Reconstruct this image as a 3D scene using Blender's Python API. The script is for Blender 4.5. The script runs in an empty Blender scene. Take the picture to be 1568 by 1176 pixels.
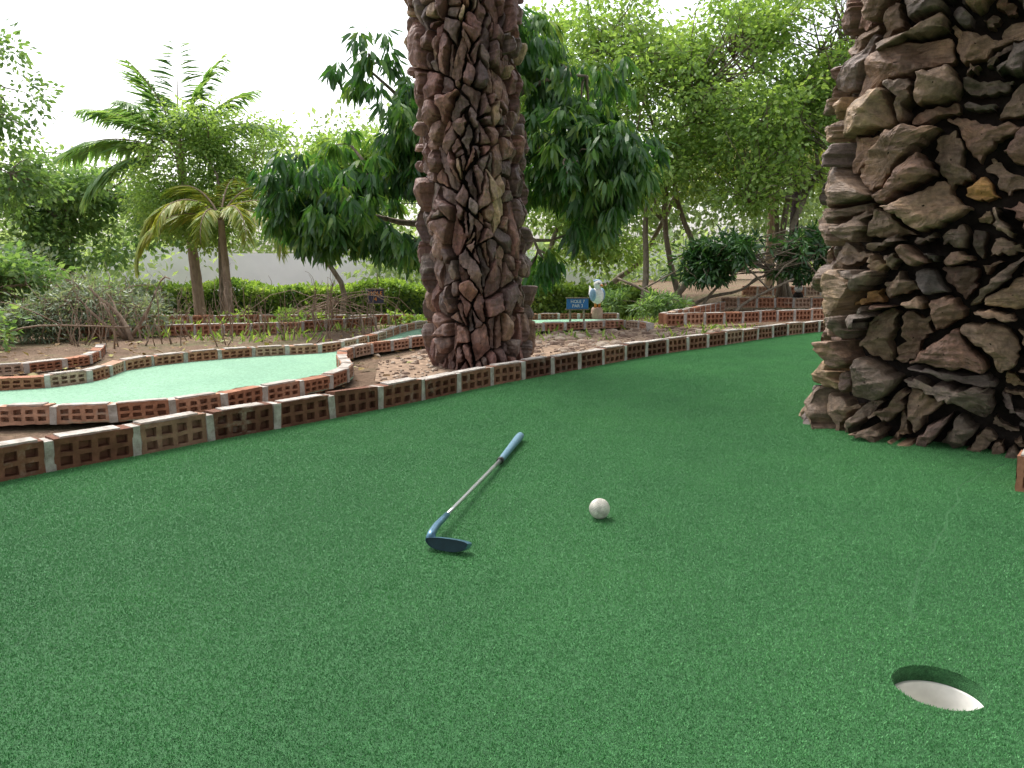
import bpy, bmesh, math, random, time
import numpy as np
from mathutils import Vector, Matrix, noise
from mathutils.geometry import tessellate_polygon
T0=time.time()
random.seed(7); rng=np.random.default_rng(7)
scene=bpy.context.scene
COL=scene.collection

# ------------------------------------------------------------------ materials
def new_mat(name):
    m=bpy.data.materials.new(name); m.use_nodes=True
    nt=m.node_tree; nt.nodes.clear()
    out=nt.nodes.new('ShaderNodeOutputMaterial')
    return m,nt,out
def ramp(nt,fac,stops,interp='LINEAR'):
    r=nt.nodes.new('ShaderNodeValToRGB'); r.color_ramp.interpolation=interp
    cr=r.color_ramp
    while len(cr.elements)<len(stops): cr.elements.new(0.5)
    for e,(p,c) in zip(cr.elements,stops):
        e.position=p; e.color=(c[0],c[1],c[2],1)
    nt.links.new(fac,r.inputs[0]); return r
def mixc(nt,a,b,fac,mode='MULTIPLY'):
    m=nt.nodes.new('ShaderNodeMix'); m.data_type='RGBA'; m.blend_type=mode
    if isinstance(fac,float): m.inputs[0].default_value=fac
    else: nt.links.new(fac,m.inputs[0])
    for s,i in ((a,6),(b,7)):
        if isinstance(s,tuple): m.inputs[i].default_value=(*s,1)
        else: nt.links.new(s,m.inputs[i])
    return m.outputs[2]
def coords(nt,scale=(1,1,1)):
    tc=nt.nodes.new('ShaderNodeTexCoord'); mp=nt.nodes.new('ShaderNodeMapping')
    mp.inputs['Scale'].default_value=scale
    nt.links.new(tc.outputs['Object'],mp.inputs[0]); return mp.outputs[0]
def noise_n(nt,co,scale,detail=4,rough=.6,dist=0.):
    n=nt.nodes.new('ShaderNodeTexNoise'); n.inputs['Scale'].default_value=scale
    n.inputs['Detail'].default_value=detail; n.inputs['Roughness'].default_value=rough
    n.inputs['Distortion'].default_value=dist
    nt.links.new(co,n.inputs['Vector']); return n.outputs['Fac']
def bump(nt,h,strength,dist,prev=None):
    b=nt.nodes.new('ShaderNodeBump'); b.inputs['Strength'].default_value=strength
    b.inputs['Distance'].default_value=dist; nt.links.new(h,b.inputs['Height'])
    if prev: nt.links.new(prev,b.inputs['Normal'])
    return b.outputs[0]
def principled(nt,out,col,rough=.7,spec=.3,metal=0.,normal=None):
    p=nt.nodes.new('ShaderNodeBsdfPrincipled')
    if isinstance(col,tuple): p.inputs['Base Color'].default_value=(*col,1)
    else: nt.links.new(col,p.inputs['Base Color'])
    p.inputs['Roughness'].default_value=rough
    p.inputs['Specular IOR Level'].default_value=spec
    p.inputs['Metallic'].default_value=metal
    if normal: nt.links.new(normal,p.inputs['Normal'])
    nt.links.new(p.outputs[0],out.inputs[0]); return p
def attr(nt,name='rnd'):
    a=nt.nodes.new('ShaderNodeAttribute'); a.attribute_name=name; return a.outputs['Fac']

def leaf_mat(name,stops,trans=.4,gloss=.06):
    m,nt,out=new_mat(name)
    r=ramp(nt,attr(nt),stops)
    d=nt.nodes.new('ShaderNodeBsdfDiffuse'); t=nt.nodes.new('ShaderNodeBsdfTranslucent')
    g=nt.nodes.new('ShaderNodeBsdfGlossy'); g.inputs['Roughness'].default_value=.35
    nt.links.new(r.outputs[0],d.inputs[0])
    tcol=mixc(nt,r.outputs[0],(1.6,1.6,.8),1.0)
    nt.links.new(tcol,t.inputs[0])
    mx=nt.nodes.new('ShaderNodeMixShader'); mx.inputs[0].default_value=trans
    nt.links.new(d.outputs[0],mx.inputs[1]); nt.links.new(t.outputs[0],mx.inputs[2])
    mg=nt.nodes.new('ShaderNodeMixShader'); mg.inputs[0].default_value=gloss
    nt.links.new(mx.outputs[0],mg.inputs[1]); nt.links.new(g.outputs[0],mg.inputs[2])
    nt.links.new(mg.outputs[0],out.inputs[0]); return m

M={}
M['mango']=leaf_mat('mango_leaf',[(0,(.02,.065,.018)),(.45,(.045,.13,.032)),(.8,(.11,.22,.045)),(1,(.26,.35,.07))],.42,.04)
M['light']=leaf_mat('light_leaf',[(0,(.11,.19,.05)),(.5,(.22,.34,.10)),(1,(.36,.46,.16))],.5,.02)
M['mid']=leaf_mat('mid_leaf',[(0,(.08,.15,.06)),(.5,(.15,.26,.095)),(1,(.28,.38,.15))],.47,.03)
M['dark']=leaf_mat('dark_leaf',[(0,(.018,.06,.018)),(.6,(.04,.115,.03)),(1,(.10,.2,.05))],.28,.05)
M['silver']=leaf_mat('silver_leaf',[(0,(.11,.15,.09)),(.6,(.21,.26,.17)),(1,(.35,.40,.31))],.3,.04)
M['hedge']=leaf_mat('hedge_leaf',[(0,(.09,.16,.04)),(.6,(.21,.32,.07)),(1,(.36,.46,.13))],.4,.02)
M['far']=leaf_mat('hazed_far_leaf',[(0,(.18,.25,.14)),(.5,(.27,.36,.19)),(1,(.38,.47,.27))],.47,.01)  # distance haze is mixed into these pale leaf colours
M['palm']=leaf_mat('palm_leaf',[(0,(.10,.2,.09)),(.6,(.20,.34,.13)),(1,(.38,.46,.15))],.45,.04)
M['palmy']=leaf_mat('palm_leaf_dry',[(0,(.14,.23,.05)),(.5,(.3,.36,.08)),(1,(.5,.42,.12))],.45,.04)

def mk_bark(name,c1,c2,scale=(8,8,2)):
    m,nt,out=new_mat(name); co=coords(nt,scale)
    n=noise_n(nt,co,4,6,.7); r=ramp(nt,n,[(.3,c1),(.7,c2)])
    principled(nt,out,r.outputs[0],.85,.2,0,bump(nt,n,.8,.02)); return m
M['bark']=mk_bark('bark',(.11,.085,.06),(.30,.25,.19))
M['twig']=mk_bark('twig_bark',(.18,.12,.085),(.38,.29,.21))

def mk_rock(name,stops,scale,stripe,bs=1.):
    m,nt,out=new_mat(name)
    base=ramp(nt,attr(nt),stops)
    co=coords(nt,(1,1,1)); cs=coords(nt,stripe)
    n1=noise_n(nt,co,scale,8,.7,.4); n2=noise_n(nt,cs,scale*1.6,7,.7,.9); n3=noise_n(nt,co,scale*7,6,.75)
    v=ramp(nt,n1,[(.3,(.45,.41,.39)),(.5,(.92,.90,.89)),(.7,(1.55,1.46,1.34))])
    c=mixc(nt,base.outputs[0],v.outputs[0],.9)
    v2=ramp(nt,n2,[(.36,(.58,.54,.52)),(.5,(1.0,.98,.97)),(.66,(1.28,1.22,1.16))])
    c=mixc(nt,c,v2.outputs[0],.8)
    v3=ramp(nt,n3,[(.35,(.6,.6,.6)),(.65,(1.28,1.28,1.28))])
    c=mixc(nt,c,v3.outputs[0],.8)
    nb=bump(nt,n1,.8*bs,.018); nb=bump(nt,n2,.9*bs,.007,nb); nb=bump(nt,n3,.8*bs,.003,nb)
    principled(nt,out,c,.55,.4,0,nb); return m
M['rockA']=mk_rock('reddish_slab_stone',[(0,(.10,.07,.065)),(.14,(.25,.135,.105)),(.28,(.15,.115,.105)),(.42,(.23,.12,.10)),(.55,(.28,.18,.14)),(.68,(.17,.10,.085)),(.8,(.22,.175,.15)),(.92,(.27,.15,.12)),(.96,(.38,.28,.18)),(1,(.46,.35,.22))],9,(3,3,.5),.8)
M['rockB']=mk_rock('slate_stone',[(0,(.10,.085,.075)),(.2,(.20,.145,.105)),(.4,(.27,.185,.125)),(.58,(.22,.125,.09)),(.72,(.15,.13,.12)),(.85,(.31,.21,.135)),(.95,(.36,.26,.17)),(1,(.52,.27,.09))],8,(.8,.8,4),1.)
m,nt,out=new_mat('pillar_mortar'); co=coords(nt); n=noise_n(nt,co,20,4)
principled(nt,out,ramp(nt,n,[(.3,(.015,.012,.010)),(.7,(.04,.03,.026))]).outputs[0],.9,.1,0,bump(nt,n,.8,.02)); M['core']=m

def mk_brick(name,stops):
    m,nt,out=new_mat(name); co=coords(nt)
    b=ramp(nt,attr(nt),stops)
    n=noise_n(nt,co,25,6,.7); v=ramp(nt,n,[(.3,(.5,.46,.44)),(.7,(1.25,1.25,1.25))])
    n2=noise_n(nt,co,180,3)
    c=mixc(nt,b.outputs[0],v.outputs[0],.9)
    n3=noise_n(nt,co,9,6,.75); st=ramp(nt,n3,[(.56,(0,0,0)),(.7,(.7,.7,.7))])
    c=mixc(nt,c,(.36,.30,.24),st.outputs[0],'MIX')
    principled(nt,out,c,.85,.2,0,bump(nt,n2,.5,.002,bump(nt,n,.5,.004))); return m
M['brick']=mk_brick('shaded_clay_brick',[(0,(.13,.06,.038)),(.5,(.20,.09,.055)),(.8,(.26,.13,.08)),(1,(.31,.19,.13))])  # near curb: shadow is put into the darker brown
M['brickO']=mk_brick('orange_clay_brick',[(0,(.33,.15,.09)),(.5,(.42,.20,.12)),(.8,(.47,.26,.17)),(1,(.47,.35,.26))])
m,nt,out=new_mat('mortar'); co=coords(nt); n=noise_n(nt,co,30,6,.7)
principled(nt,out,ramp(nt,n,[(.25,(.2,.17,.14)),(.5,(.42,.38,.34)),(.75,(.6,.57,.53))]).outputs[0],.9,.15,0,bump(nt,n,.7,.006)); M['mortar']=m

def mk_turf(name,stops,fine=350):
    m,nt,out=new_mat(name); co=coords(nt)
    n=noise_n(nt,co,fine,3,.8); b=noise_n(nt,co,1.3,4,.6); s=noise_n(nt,co,90,3,.6)
    r=ramp(nt,n,stops)
    v=ramp(nt,b,[(.3,(.8,.83,.82)),(.7,(1.15,1.12,1.1))])
    c=mixc(nt,r.outputs[0],v.outputs[0],.9)
    v=ramp(nt,s,[(.35,(.75,.75,.75)),(.65,(1.15,1.15,1.15))])
    c=mixc(nt,c,v.outputs[0],.8)
    principled(nt,out,c,.75,.25,0,bump(nt,n,1.0,.004)); return m
M['turf']=mk_turf('artificial_turf',[(.3,(.02,.085,.03)),(.5,(.045,.155,.055)),(.7,(.08,.24,.085))])
M['turf2']=mk_turf('artificial_turf_worn',[(.3,(.03,.13,.045)),(.5,(.065,.24,.075)),(.7,(.12,.35,.12))])
M['mint']=mk_turf('sunlit_turf',[(.3,(.17,.34,.22)),(.5,(.23,.43,.29)),(.7,(.31,.52,.37))],200)  # same turf, with sunlight put into the paler colours
m,nt,out=new_mat('turf_blade')
r=ramp(nt,attr(nt),[(0,(.065,.22,.075)),(.5,(.11,.34,.12)),(.9,(.14,.42,.15)),(1,(.22,.50,.22))])
tc=nt.nodes.new('ShaderNodeNewGeometry'); b=noise_n(nt,tc.outputs['Position'],1.1,5,.65); b2=noise_n(nt,tc.outputs['Position'],7,4,.6)
v=ramp(nt,b,[(.3,(.74,.80,.80)),(.5,(.98,.98,.98)),(.7,(1.18,1.12,1.06))])
v2=ramp(nt,b2,[(.35,(.9,.91,.91)),(.65,(1.07,1.06,1.04))])
c=mixc(nt,r.outputs[0],v.outputs[0],.95); c=mixc(nt,c,v2.outputs[0],.9)
principled(nt,out,c,.5,.35); M['blade']=m

m,nt,out=new_mat('soil'); co=coords(nt)
n=noise_n(nt,co,1.2,8,.7); n2=noise_n(nt,co,40,5,.7)
r=ramp(nt,n,[(.3,(.13,.09,.06)),(.5,(.22,.15,.105)),(.62,(.18,.16,.09)),(.75,(.13,.16,.06))])
c=mixc(nt,r.outputs[0],ramp(nt,n2,[(.3,(.55,.55,.55)),(.7,(1.3,1.3,1.3))]).outputs[0],.9)
principled(nt,out,c,.95,.1,0,bump(nt,n2,1,.02)); M['soil']=m
m,nt,out=new_mat('pebble'); r=ramp(nt,attr(nt),[(0,(.15,.10,.075)),(.5,(.27,.19,.14)),(1,(.45,.37,.29))])
principled(nt,out,r.outputs[0],.85,.2); M['pebble']=m

def simple(name,c,rough=.5,spec=.4,metal=0.,ns=60,amt=.25):
    m,nt,out=new_mat(name); co=coords(nt); n=noise_n(nt,co,ns,4,.6)
    v=ramp(nt,n,[(.3,(1-amt,)*3),(.7,(1+amt*.4,)*3)])
    principled(nt,out,mixc(nt,c,v.outputs[0],1.0),rough,spec,metal,bump(nt,n,.1,.001)); return m
M['white']=simple('white_plastic',(.78,.77,.74),.5)
M['cup']=simple('cup_plastic',(.80,.78,.74),.45,.4,0,14,.35)
M['wall']=simple('whitewash',(.9,.9,.9),.9,.1,0,1.5,.08)
M['chrome']=simple('brushed_steel',(.70,.71,.72),.3,.5,1.0,200,.1)
M['bluemetal']=simple('blue_putter_metal',(.10,.21,.30),.3,.5,.5,90,.2)
M['grip']=simple('blue_rubber_grip',(.13,.25,.33),.5,.4,0,150,.3)
M['face']=simple('dark_putter_face',(.006,.028,.038),.5,.25,.0,90,.2)
M['black']=simple('black_plastic',(.02,.02,.02),.5)
M['blue']=simple('blue_paint',(.03,.16,.42),.5)
M['paleblue']=simple('faded_blue_paint',(.22,.34,.50),.6)
M['navy']=simple('dark_paint',(.03,.03,.06),.5)
M['orange']=simple('orange_paint',(.6,.22,.03),.5)
M['redp']=simple('faded_terracotta',(.42,.27,.2),.7)
M['shade_roof']=simple('shade_roof_boards',(.5,.42,.32),.8,.2,0,6,.4)

# ------------------------------------------------------------------ mesh helpers
def empty(name,loc=(0,0,0)):
    e=bpy.data.objects.new(name,None); e.location=loc; COL.objects.link(e); e.empty_display_size=.1; return e
def np_mesh(name,V,F,mats,rnd=None,midx=None,smooth=False,parent=None):
    V=np.asarray(V,dtype=np.float32); F=np.asarray(F,dtype=np.int32)
    me=bpy.data.meshes.new(name); n,(m_,k)=len(V),F.shape
    me.vertices.add(n); me.vertices.foreach_set('co',V.ravel())
    me.loops.add(m_*k); me.loops.foreach_set('vertex_index',F.ravel())
    me.polygons.add(m_); me.polygons.foreach_set('loop_start',np.arange(m_,dtype=np.int32)*k)
    if midx is not None: me.polygons.foreach_set('material_index',np.asarray(midx,dtype=np.int32))
    me.update(calc_edges=True)
    me.polygons.foreach_set('use_smooth',np.full(m_,smooth))
    if rnd is not None:
        a=me.attributes.new('rnd','FLOAT','POINT'); a.data.foreach_set('value',np.asarray(rnd,dtype=np.float32))
    for mt in (mats if isinstance(mats,list) else [mats]): me.materials.append(mt)
    ob=bpy.data.objects.new(name,me); COL.objects.link(ob)
    if parent: ob.parent=parent
    return ob
class MB:
    def __init__(s): s.v=[];s.f=[];s.mi=[];s.r=[]
    def add(s,vs,fs,mi=0,r=.5):
        o=len(s.v); s.v+= [tuple(v) for v in vs]; s.f+=[tuple(i+o for i in f) for f in fs]
        s.mi+=[mi]*len(fs) if isinstance(mi,int) else list(mi); s.r+=[r]*len(vs)
    def tube(s,pts,rad,n=8,mi=0,r=.5,cap=True):
        pts=[Vector(p) for p in pts]; vs=[];fs=[]
        for i,p in enumerate(pts):
            d=(pts[min(i+1,len(pts)-1)]-pts[max(i-1,0)]).normalized()
            a=Vector((0,0,1)) if abs(d.z)<.9 else Vector((1,0,0))
            x=d.cross(a).normalized(); y=d.cross(x)
            for k in range(n):
                t=2*math.pi*k/n; vs.append(p+(x*math.cos(t)+y*math.sin(t))*rad[i])
        for i in range(len(pts)-1):
            for k in range(n):
                fs.append((i*n+k,i*n+(k+1)%n,(i+1)*n+(k+1)%n,(i+1)*n+k))
        if cap: fs.append(tuple(range(n))[::-1]); fs.append(tuple(range((len(pts)-1)*n,len(pts)*n)))
        s.add(vs,fs,mi,r)
    def box(s,lo,hi,mi=0,r=.5,mat=None):
        x0,y0,z0=lo;x1,y1,z1=hi
        vs=[Vector(p) for p in ((x0,y0,z0),(x1,y0,z0),(x1,y1,z0),(x0,y1,z0),(x0,y0,z1),(x1,y0,z1),(x1,y1,z1),(x0,y1,z1))]
        if mat: vs=[mat@v for v in vs]
        s.add(vs,[(0,3,2,1),(4,5,6,7),(0,1,5,4),(1,2,6,5),(2,3,7,6),(3,0,4,7)],mi,r)
    def ellip(s,c,r3,mi=0,r=.5,n=16,m=10):
        vs=[];fs=[]
        for i in range(m+1):
            ph=math.pi*i/m
            for k in range(n):
                t=2*math.pi*k/n
                vs.append((c[0]+r3[0]*math.sin(ph)*math.cos(t),c[1]+r3[1]*math.sin(ph)*math.sin(t),c[2]+r3[2]*math.cos(ph)))
        for i in range(m):
            for k in range(n): fs.append((i*n+k,(i+1)*n+k,(i+1)*n+(k+1)%n,i*n+(k+1)%n))
        s.add(vs,fs,mi,r)
    def obj(s,name,mats,smooth=False,parent=None,bevel=0):
        me=bpy.data.meshes.new(name); me.from_pydata(s.v,[],s.f)
        for mt in mats: me.materials.append(mt)
        me.polygons.foreach_set('material_index',s.mi)
        me.polygons.foreach_set('use_smooth',[smooth]*len(s.f))
        a=me.attributes.new('rnd','FLOAT','POINT'); a.data.foreach_set('value',s.r)
        me.update()
        ob=bpy.data.objects.new(name,me); COL.objects.link(ob)
        if parent: ob.parent=parent
        if bevel:
            b=ob.modifiers.new('bevel','BEVEL'); b.width=bevel; b.segments=2
        return ob

# ------------------------------------------------------------------ terrain
HOLE=(.538,.917)
def sst(a,b,x):
    t=np.clip((x-a)/(b-a),0,1); return t*t*(3-2*t)
def th(x,y):
    x=np.asarray(x,dtype=float); y=np.asarray(y,dtype=float)
    h=-.02-.5*sst(6.3,13,y)*(1-sst(.8,2.5,x)) + .12*sst(7.5,11,y)*sst(1.5,3,x)
    h=h-.25*np.exp(-(((x-HOLE[0])**2+(y-HOLE[1])**2)/.12))
    h=h-.5*sst(18,40,y)
    return h
ax=np.concatenate([-np.geomspace(400,8,18),np.arange(-7.8,7.81,.15),np.geomspace(8,400,18)])
ay=np.concatenate([-np.geomspace(400,3,14),np.arange(-2.8,16,.15),np.geomspace(16.2,500,22)])
XX,YY=np.meshgrid(ax,ay); ZZ=th(XX,YY)
bn=np.array([[noise.noise(Vector((x*1.3,y*1.3,0)))*.015 if (abs(x)<9 and -3<y<18) else 0 for x in ax] for y in ay])
ZZ=ZZ+bn*(1-np.exp(-((XX-.5)**2+(YY-1)**2)/9))*.6-.01
nx,ny=len(ax),len(ay)
idx=np.arange(nx*ny).reshape(ny,nx)
F=np.stack([idx[:-1,:-1],idx[:-1,1:],idx[1:,1:],idx[1:,:-1]],-1).reshape(-1,4)
np_mesh('ground',np.stack([XX,YY,ZZ],-1).reshape(-1,3),F,M['soil'],smooth=True)

def catmull(pts,n=12):
    P=[Vector((p[0],p[1])) for p in pts]; P=[P[0]*2-P[1]]+P+[P[-1]*2-P[-2]]; out=[]
    for i in range(1,len(P)-2):
        p0,p1,p2,p3=P[i-1:i+3]
        for k in range(n):
            t=k/n
            out.append(.5*((2*p1)+(p2-p0)*t+(2*p0-5*p1+4*p2-p3)*t*t+(3*p1-p0-3*p2+p3)*t**3))
    out.append(P[-2]); return out
main_pts=[(-3.2,-2.0),(-2.4,-.3),(-1.9,.75),(-1.5,1.45),(-1.245,1.845),(-1.046,2.09),(-.873,2.31),(-.627,2.60),(-.36,2.95),(-.068,3.36),(.205,3.69),(.80,4.42),(1.30,4.93),(1.815,5.47),(2.22,5.84),(3.1,6.5),(4.2,7.1)]
second_pts=[(-3.4,2.3),(-2.6,2.47),(-1.72,2.56),(-1.47,2.58),(-1.22,2.66),(-1.04,2.84),(-.925,3.04),(-.79,3.26),(-.74,3.6),(-.86,4.05),(-.90,4.40),(-.74,4.74),(-.5,5.16),(-.1,5.75),(.13,6.05),(.45,6.22),(.93,6.44),(1.05,6.1)]
far_pts=[(-4.2,2.85),(-3.2,3.0),(-2.12,3.25),(-1.88,3.52),(-1.92,3.82),(-1.80,4.12),(-1.48,4.42),(-1.08,4.66),(-.92,5.25),(-.75,6.3),(-.3,6.95),(.3,7.3),(1.0,7.4)]
main_c=catmull(main_pts); sec_c=catmull(second_pts); far_c=catmull(far_pts)

def sheet(name,outer,z,mat,holes=()):
    loops=[[Vector((p[0],p[1],0)) for p in outer]]+[[Vector((p[0],p[1],0)) for p in h] for h in holes]
    tr=tessellate_polygon(loops); vs=[Vector((v.x,v.y,z)) for l in loops for v in l]
    me=bpy.data.meshes.new(name); me.from_pydata(vs,[],[tuple(t) for t in tr])
    bm=bmesh.new(); bm.from_mesh(me); bmesh.ops.recalc_face_normals(bm,faces=bm.faces)
    if sum(f.normal.z for f in bm.faces)<0: bmesh.ops.reverse_faces(bm,faces=bm.faces)
    bm.to_mesh(me); bm.free()
    me.materials.append(mat); ob=bpy.data.objects.new(name,me); COL.objects.link(ob); return ob
HR=.054; circ=[(HOLE[0]+HR*math.cos(2*math.pi*k/64),HOLE[1]+HR*math.sin(2*math.pi*k/64)) for k in range(64)]
outer=[(p.x,p.y) for p in main_c]+[(7,8),(9,3),(7,-2.5)]
green=sheet('putting_green',outer,0,M['turf'],[circ])
mint=[(p.x,p.y) for p in sec_c]+[(1.0,7.4)]+[(p.x,p.y) for p in reversed(far_c)][1:]
sheet('putting_green',mint,-.006,M['mint'])

# turf blades (tiles of small nylon blades, parented to the green)
TS=.3; NB=26000
def blades(n,seed):
    r=np.random.default_rng(seed)
    c=np.stack([r.random(n)*TS,r.random(n)*TS,np.zeros(n)],-1)
    a=r.random(n)*2*np.pi; w=.0005+.0004*r.random(n); h=.0016+.0014*r.random(n)
    la=r.random(n)*2*np.pi; ll=h*(.2+.8*r.random(n))
    d=np.stack([np.cos(a),np.sin(a),np.zeros(n)],-1)*w[:,None]
    tip=c+np.stack([np.cos(la)*ll,np.sin(la)*ll,h],-1)
    c[:,2]=-.0005
    V=np.stack([c-d,c+d,tip],1); return V,r.random(n)
protos=[]
for s in range(3):
    V,r=blades(NB,s)
    ob=np_mesh('turf_tile_proto',V.reshape(-1,3),np.arange(NB*3).reshape(-1,3),M['blade'],np.repeat(r,3))
    protos.append((ob.data,V,r)); bpy.data.objects.remove(ob)
PO=np.array(outer)
SEAM=[(1.30,2.02),(1.09,1.834),(.86,1.50),(.655,1.22),(.60,1.10)]
def seamd(P):
    d=np.full(len(P),9.)
    for a,c in zip(SEAM,SEAM[1:]):
        a=np.array(a);c=np.array(c);ab=c-a; t=np.clip(((P-a)@ab)/(ab@ab),0,1)
        d=np.minimum(d,np.linalg.norm(P-(a+t[:,None]*ab),axis=1))
    return d
def inside(pts,poly):
    x,y=pts[:,0],pts[:,1]; c=np.zeros(len(pts),bool); j=len(poly)-1
    for i in range(len(poly)):
        xi,yi=poly[i];xj,yj=poly[j]
        if yi!=yj:
            k=((yi>y)!=(yj>y))&(x<(xj-xi)*(y-yi)/(yj-yi)+xi); c^=k
        j=i
    return c
nt_=0
for ix in range(-8,14):
    for iy in range(2,25):
        x0,y0=ix*TS,iy*TS
        if abs(x0+.15)> .75*(y0+.3)+.4: continue
        cor=np.array([(x0,y0),(x0+TS,y0),(x0,y0+TS),(x0+TS,y0+TS),(x0+TS/2,y0+TS/2)])
        ins=inside(cor,PO)
        if not ins.any(): continue
        md,V,r=protos[(ix*7+iy*3)%3]
        near=abs(x0+TS/2-HOLE[0])<TS*.5+HR+.02 and abs(y0+TS/2-HOLE[1])<TS*.5+HR+.02
        near=near or seamd(np.array([(x0+TS/2,y0+TS/2)]))[0]<.22
        if ins.all() and not near:
            ob=bpy.data.objects.new('turf_tile',md); COL.objects.link(ob)
            k=(ix*3+iy*5)%4; cx,cy=x0+TS/2,y0+TS/2
            ca,sa=math.cos(k*math.pi/2),math.sin(k*math.pi/2)
            ob.location=(cx-(ca*TS/2-sa*TS/2),cy-(sa*TS/2+ca*TS/2),0); ob.rotation_euler=(0,0,k*math.pi/2)
        else:
            W=V+np.array([x0,y0,0]); P=W[:,0,:2]
            keep=inside(P,PO)&(((P[:,0]-HOLE[0])**2+(P[:,1]-HOLE[1])**2)>(HR-.001)**2)
            if near: keep&=seamd(P+.004*np.sin(P[:,::-1]*40))>.0025
            W=W[keep]; rr=r[keep]
            if len(W)==0: continue
            ob=np_mesh('turf_tile',W.reshape(-1,3),np.arange(len(W)*3).reshape(-1,3),M['blade'],np.repeat(rr,3))
        ob.parent=green; nt_+=1
print('tiles',nt_,time.time()-T0)

# golf cup
b=MB(); prof=[(.0545,-.0002),(.0545,-.022),(.0525,-.022),(.0515,-.024),(.0505,-.115),(.0,-.115)]
n=64; vs=[];fs=[];mi=[]
for (r_,z) in prof:
    for k in range(n): t=2*math.pi*k/n; vs.append((HOLE[0]+r_*math.cos(t),HOLE[1]+r_*math.sin(t),z))
for i in range(len(prof)-1):
    for k in range(n): fs.append((i*n+k,i*n+(k+1)%n,(i+1)*n+(k+1)%n,(i+1)*n+k)); mi.append(1 if i<1 else 0)
b.add(vs,fs,mi); b.obj('golf_hole_cup',[M['cup'],M['turf']],True)

# golf ball with dimples
bm=bmesh.new(); bmesh.ops.create_icosphere(bm,subdivisions=6,radius=.0215)
me=bpy.data.meshes.new('golf_ball')
K=336; gi=np.arange(K)+.5; ph=np.arccos(1-2*gi/K); tt=np.pi*(1+5**.5)*gi
DD=np.stack([np.cos(tt)*np.sin(ph),np.sin(tt)*np.sin(ph),np.cos(ph)],-1)
cs=np.array([v.co[:] for v in bm.verts]); cn=cs/np.linalg.norm(cs,axis=1)[:,None]
mx=(cn@DD.T).max(1); ang=np.arccos(np.clip(mx,-1,1)); dep=.0009*np.clip(1-(ang/.085)**2,0,1)
for v,d in zip(bm.verts,dep): v.co*= (1-d/.0215)
for f in bm.faces: f.smooth=True
bm.to_mesh(me); bm.free(); me.materials.append(simple('golf_ball_white',(.62,.59,.52),.5,.4,0,70,.5))
ball=bpy.data.objects.new('golf_ball',me); ball.location=(.182,1.57,.0218); COL.objects.link(ball)

# ------------------------------------------------------------------ putter
put=empty('golf_putter',(0,0,0))
b=MB()
S0=Vector((-.137,1.49,.026)); G0=Vector((-.031,2.0,.013)); G1=Vector((.025,2.29,.015))
sh=[S0.lerp(G0,t) for t in np.linspace(0,1,8)]
b.tube(sh,[.0042+.0012*t for t in np.linspace(0,1,8)],14)
b.obj('shaft',[M['chrome']],True,put)
b=MB(); gp=[];gr=[]
for t in np.linspace(0,1,14): gp.append(G0.lerp(G1,t)); gr.append(.0080+.0045*t)
gr[-1]=.011; b.tube(gp,gr,16); b.obj('grip',[M['grip']],True,put)
b=MB(); b.tube([G0.lerp(S0,.012),G0.lerp(G1,.03)],[.0092,.0092],16); b.obj('grip_collar',[M['black']],True,put)
b=MB(); b.tube([S0.lerp(G0,.06),S0,Vector((-.146,1.455,.025)),Vector((-.152,1.42,.022)),Vector((-.152,1.395,.018))],[.0056,.0066,.0072,.0082,.0095],14)
b.obj('hosel',[M['bluemetal']],True,put)
def head_prof(sc=1.):
    out=[]; L=.086
    for i in range(28):
        t=2*math.pi*i/28
        z=math.sin(t); z = z*.0055 if z>0 else z*.018
        x=math.copysign(abs(math.cos(t))**.75,math.cos(t))*L/2
        out.append((x*sc,z*sc))
    return out
hm=Matrix.Translation((-.120,1.374,.0225))@Matrix.Rotation(math.radians(-20),4,'Z')@Matrix.Rotation(math.radians(-16),4,'X')
b=MB(); vs=[];fs=[];mi=[]; n=28
layers=[(.90,.0225),(1.0,.019),(1.0,.002),(.975,-.001),(.95,-.001),(.93,.0008)]
for sc,y in layers:
    for x,z in head_prof(sc): vs.append(hm@Vector((x,y,z)))
for i in range(len(layers)-1):
    for k in range(n): fs.append((i*n+k,i*n+(k+1)%n,(i+1)*n+(k+1)%n,(i+1)*n+k)); mi.append(0 if i<3 else 1)
fs.append(tuple(range(n))); mi.append(0); fs.append(tuple(range(5*n,6*n))[::-1]); mi.append(1)
b.add(vs,fs,mi); o=b.obj('head',[M['bluemetal'],M['face']],False,put)

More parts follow.
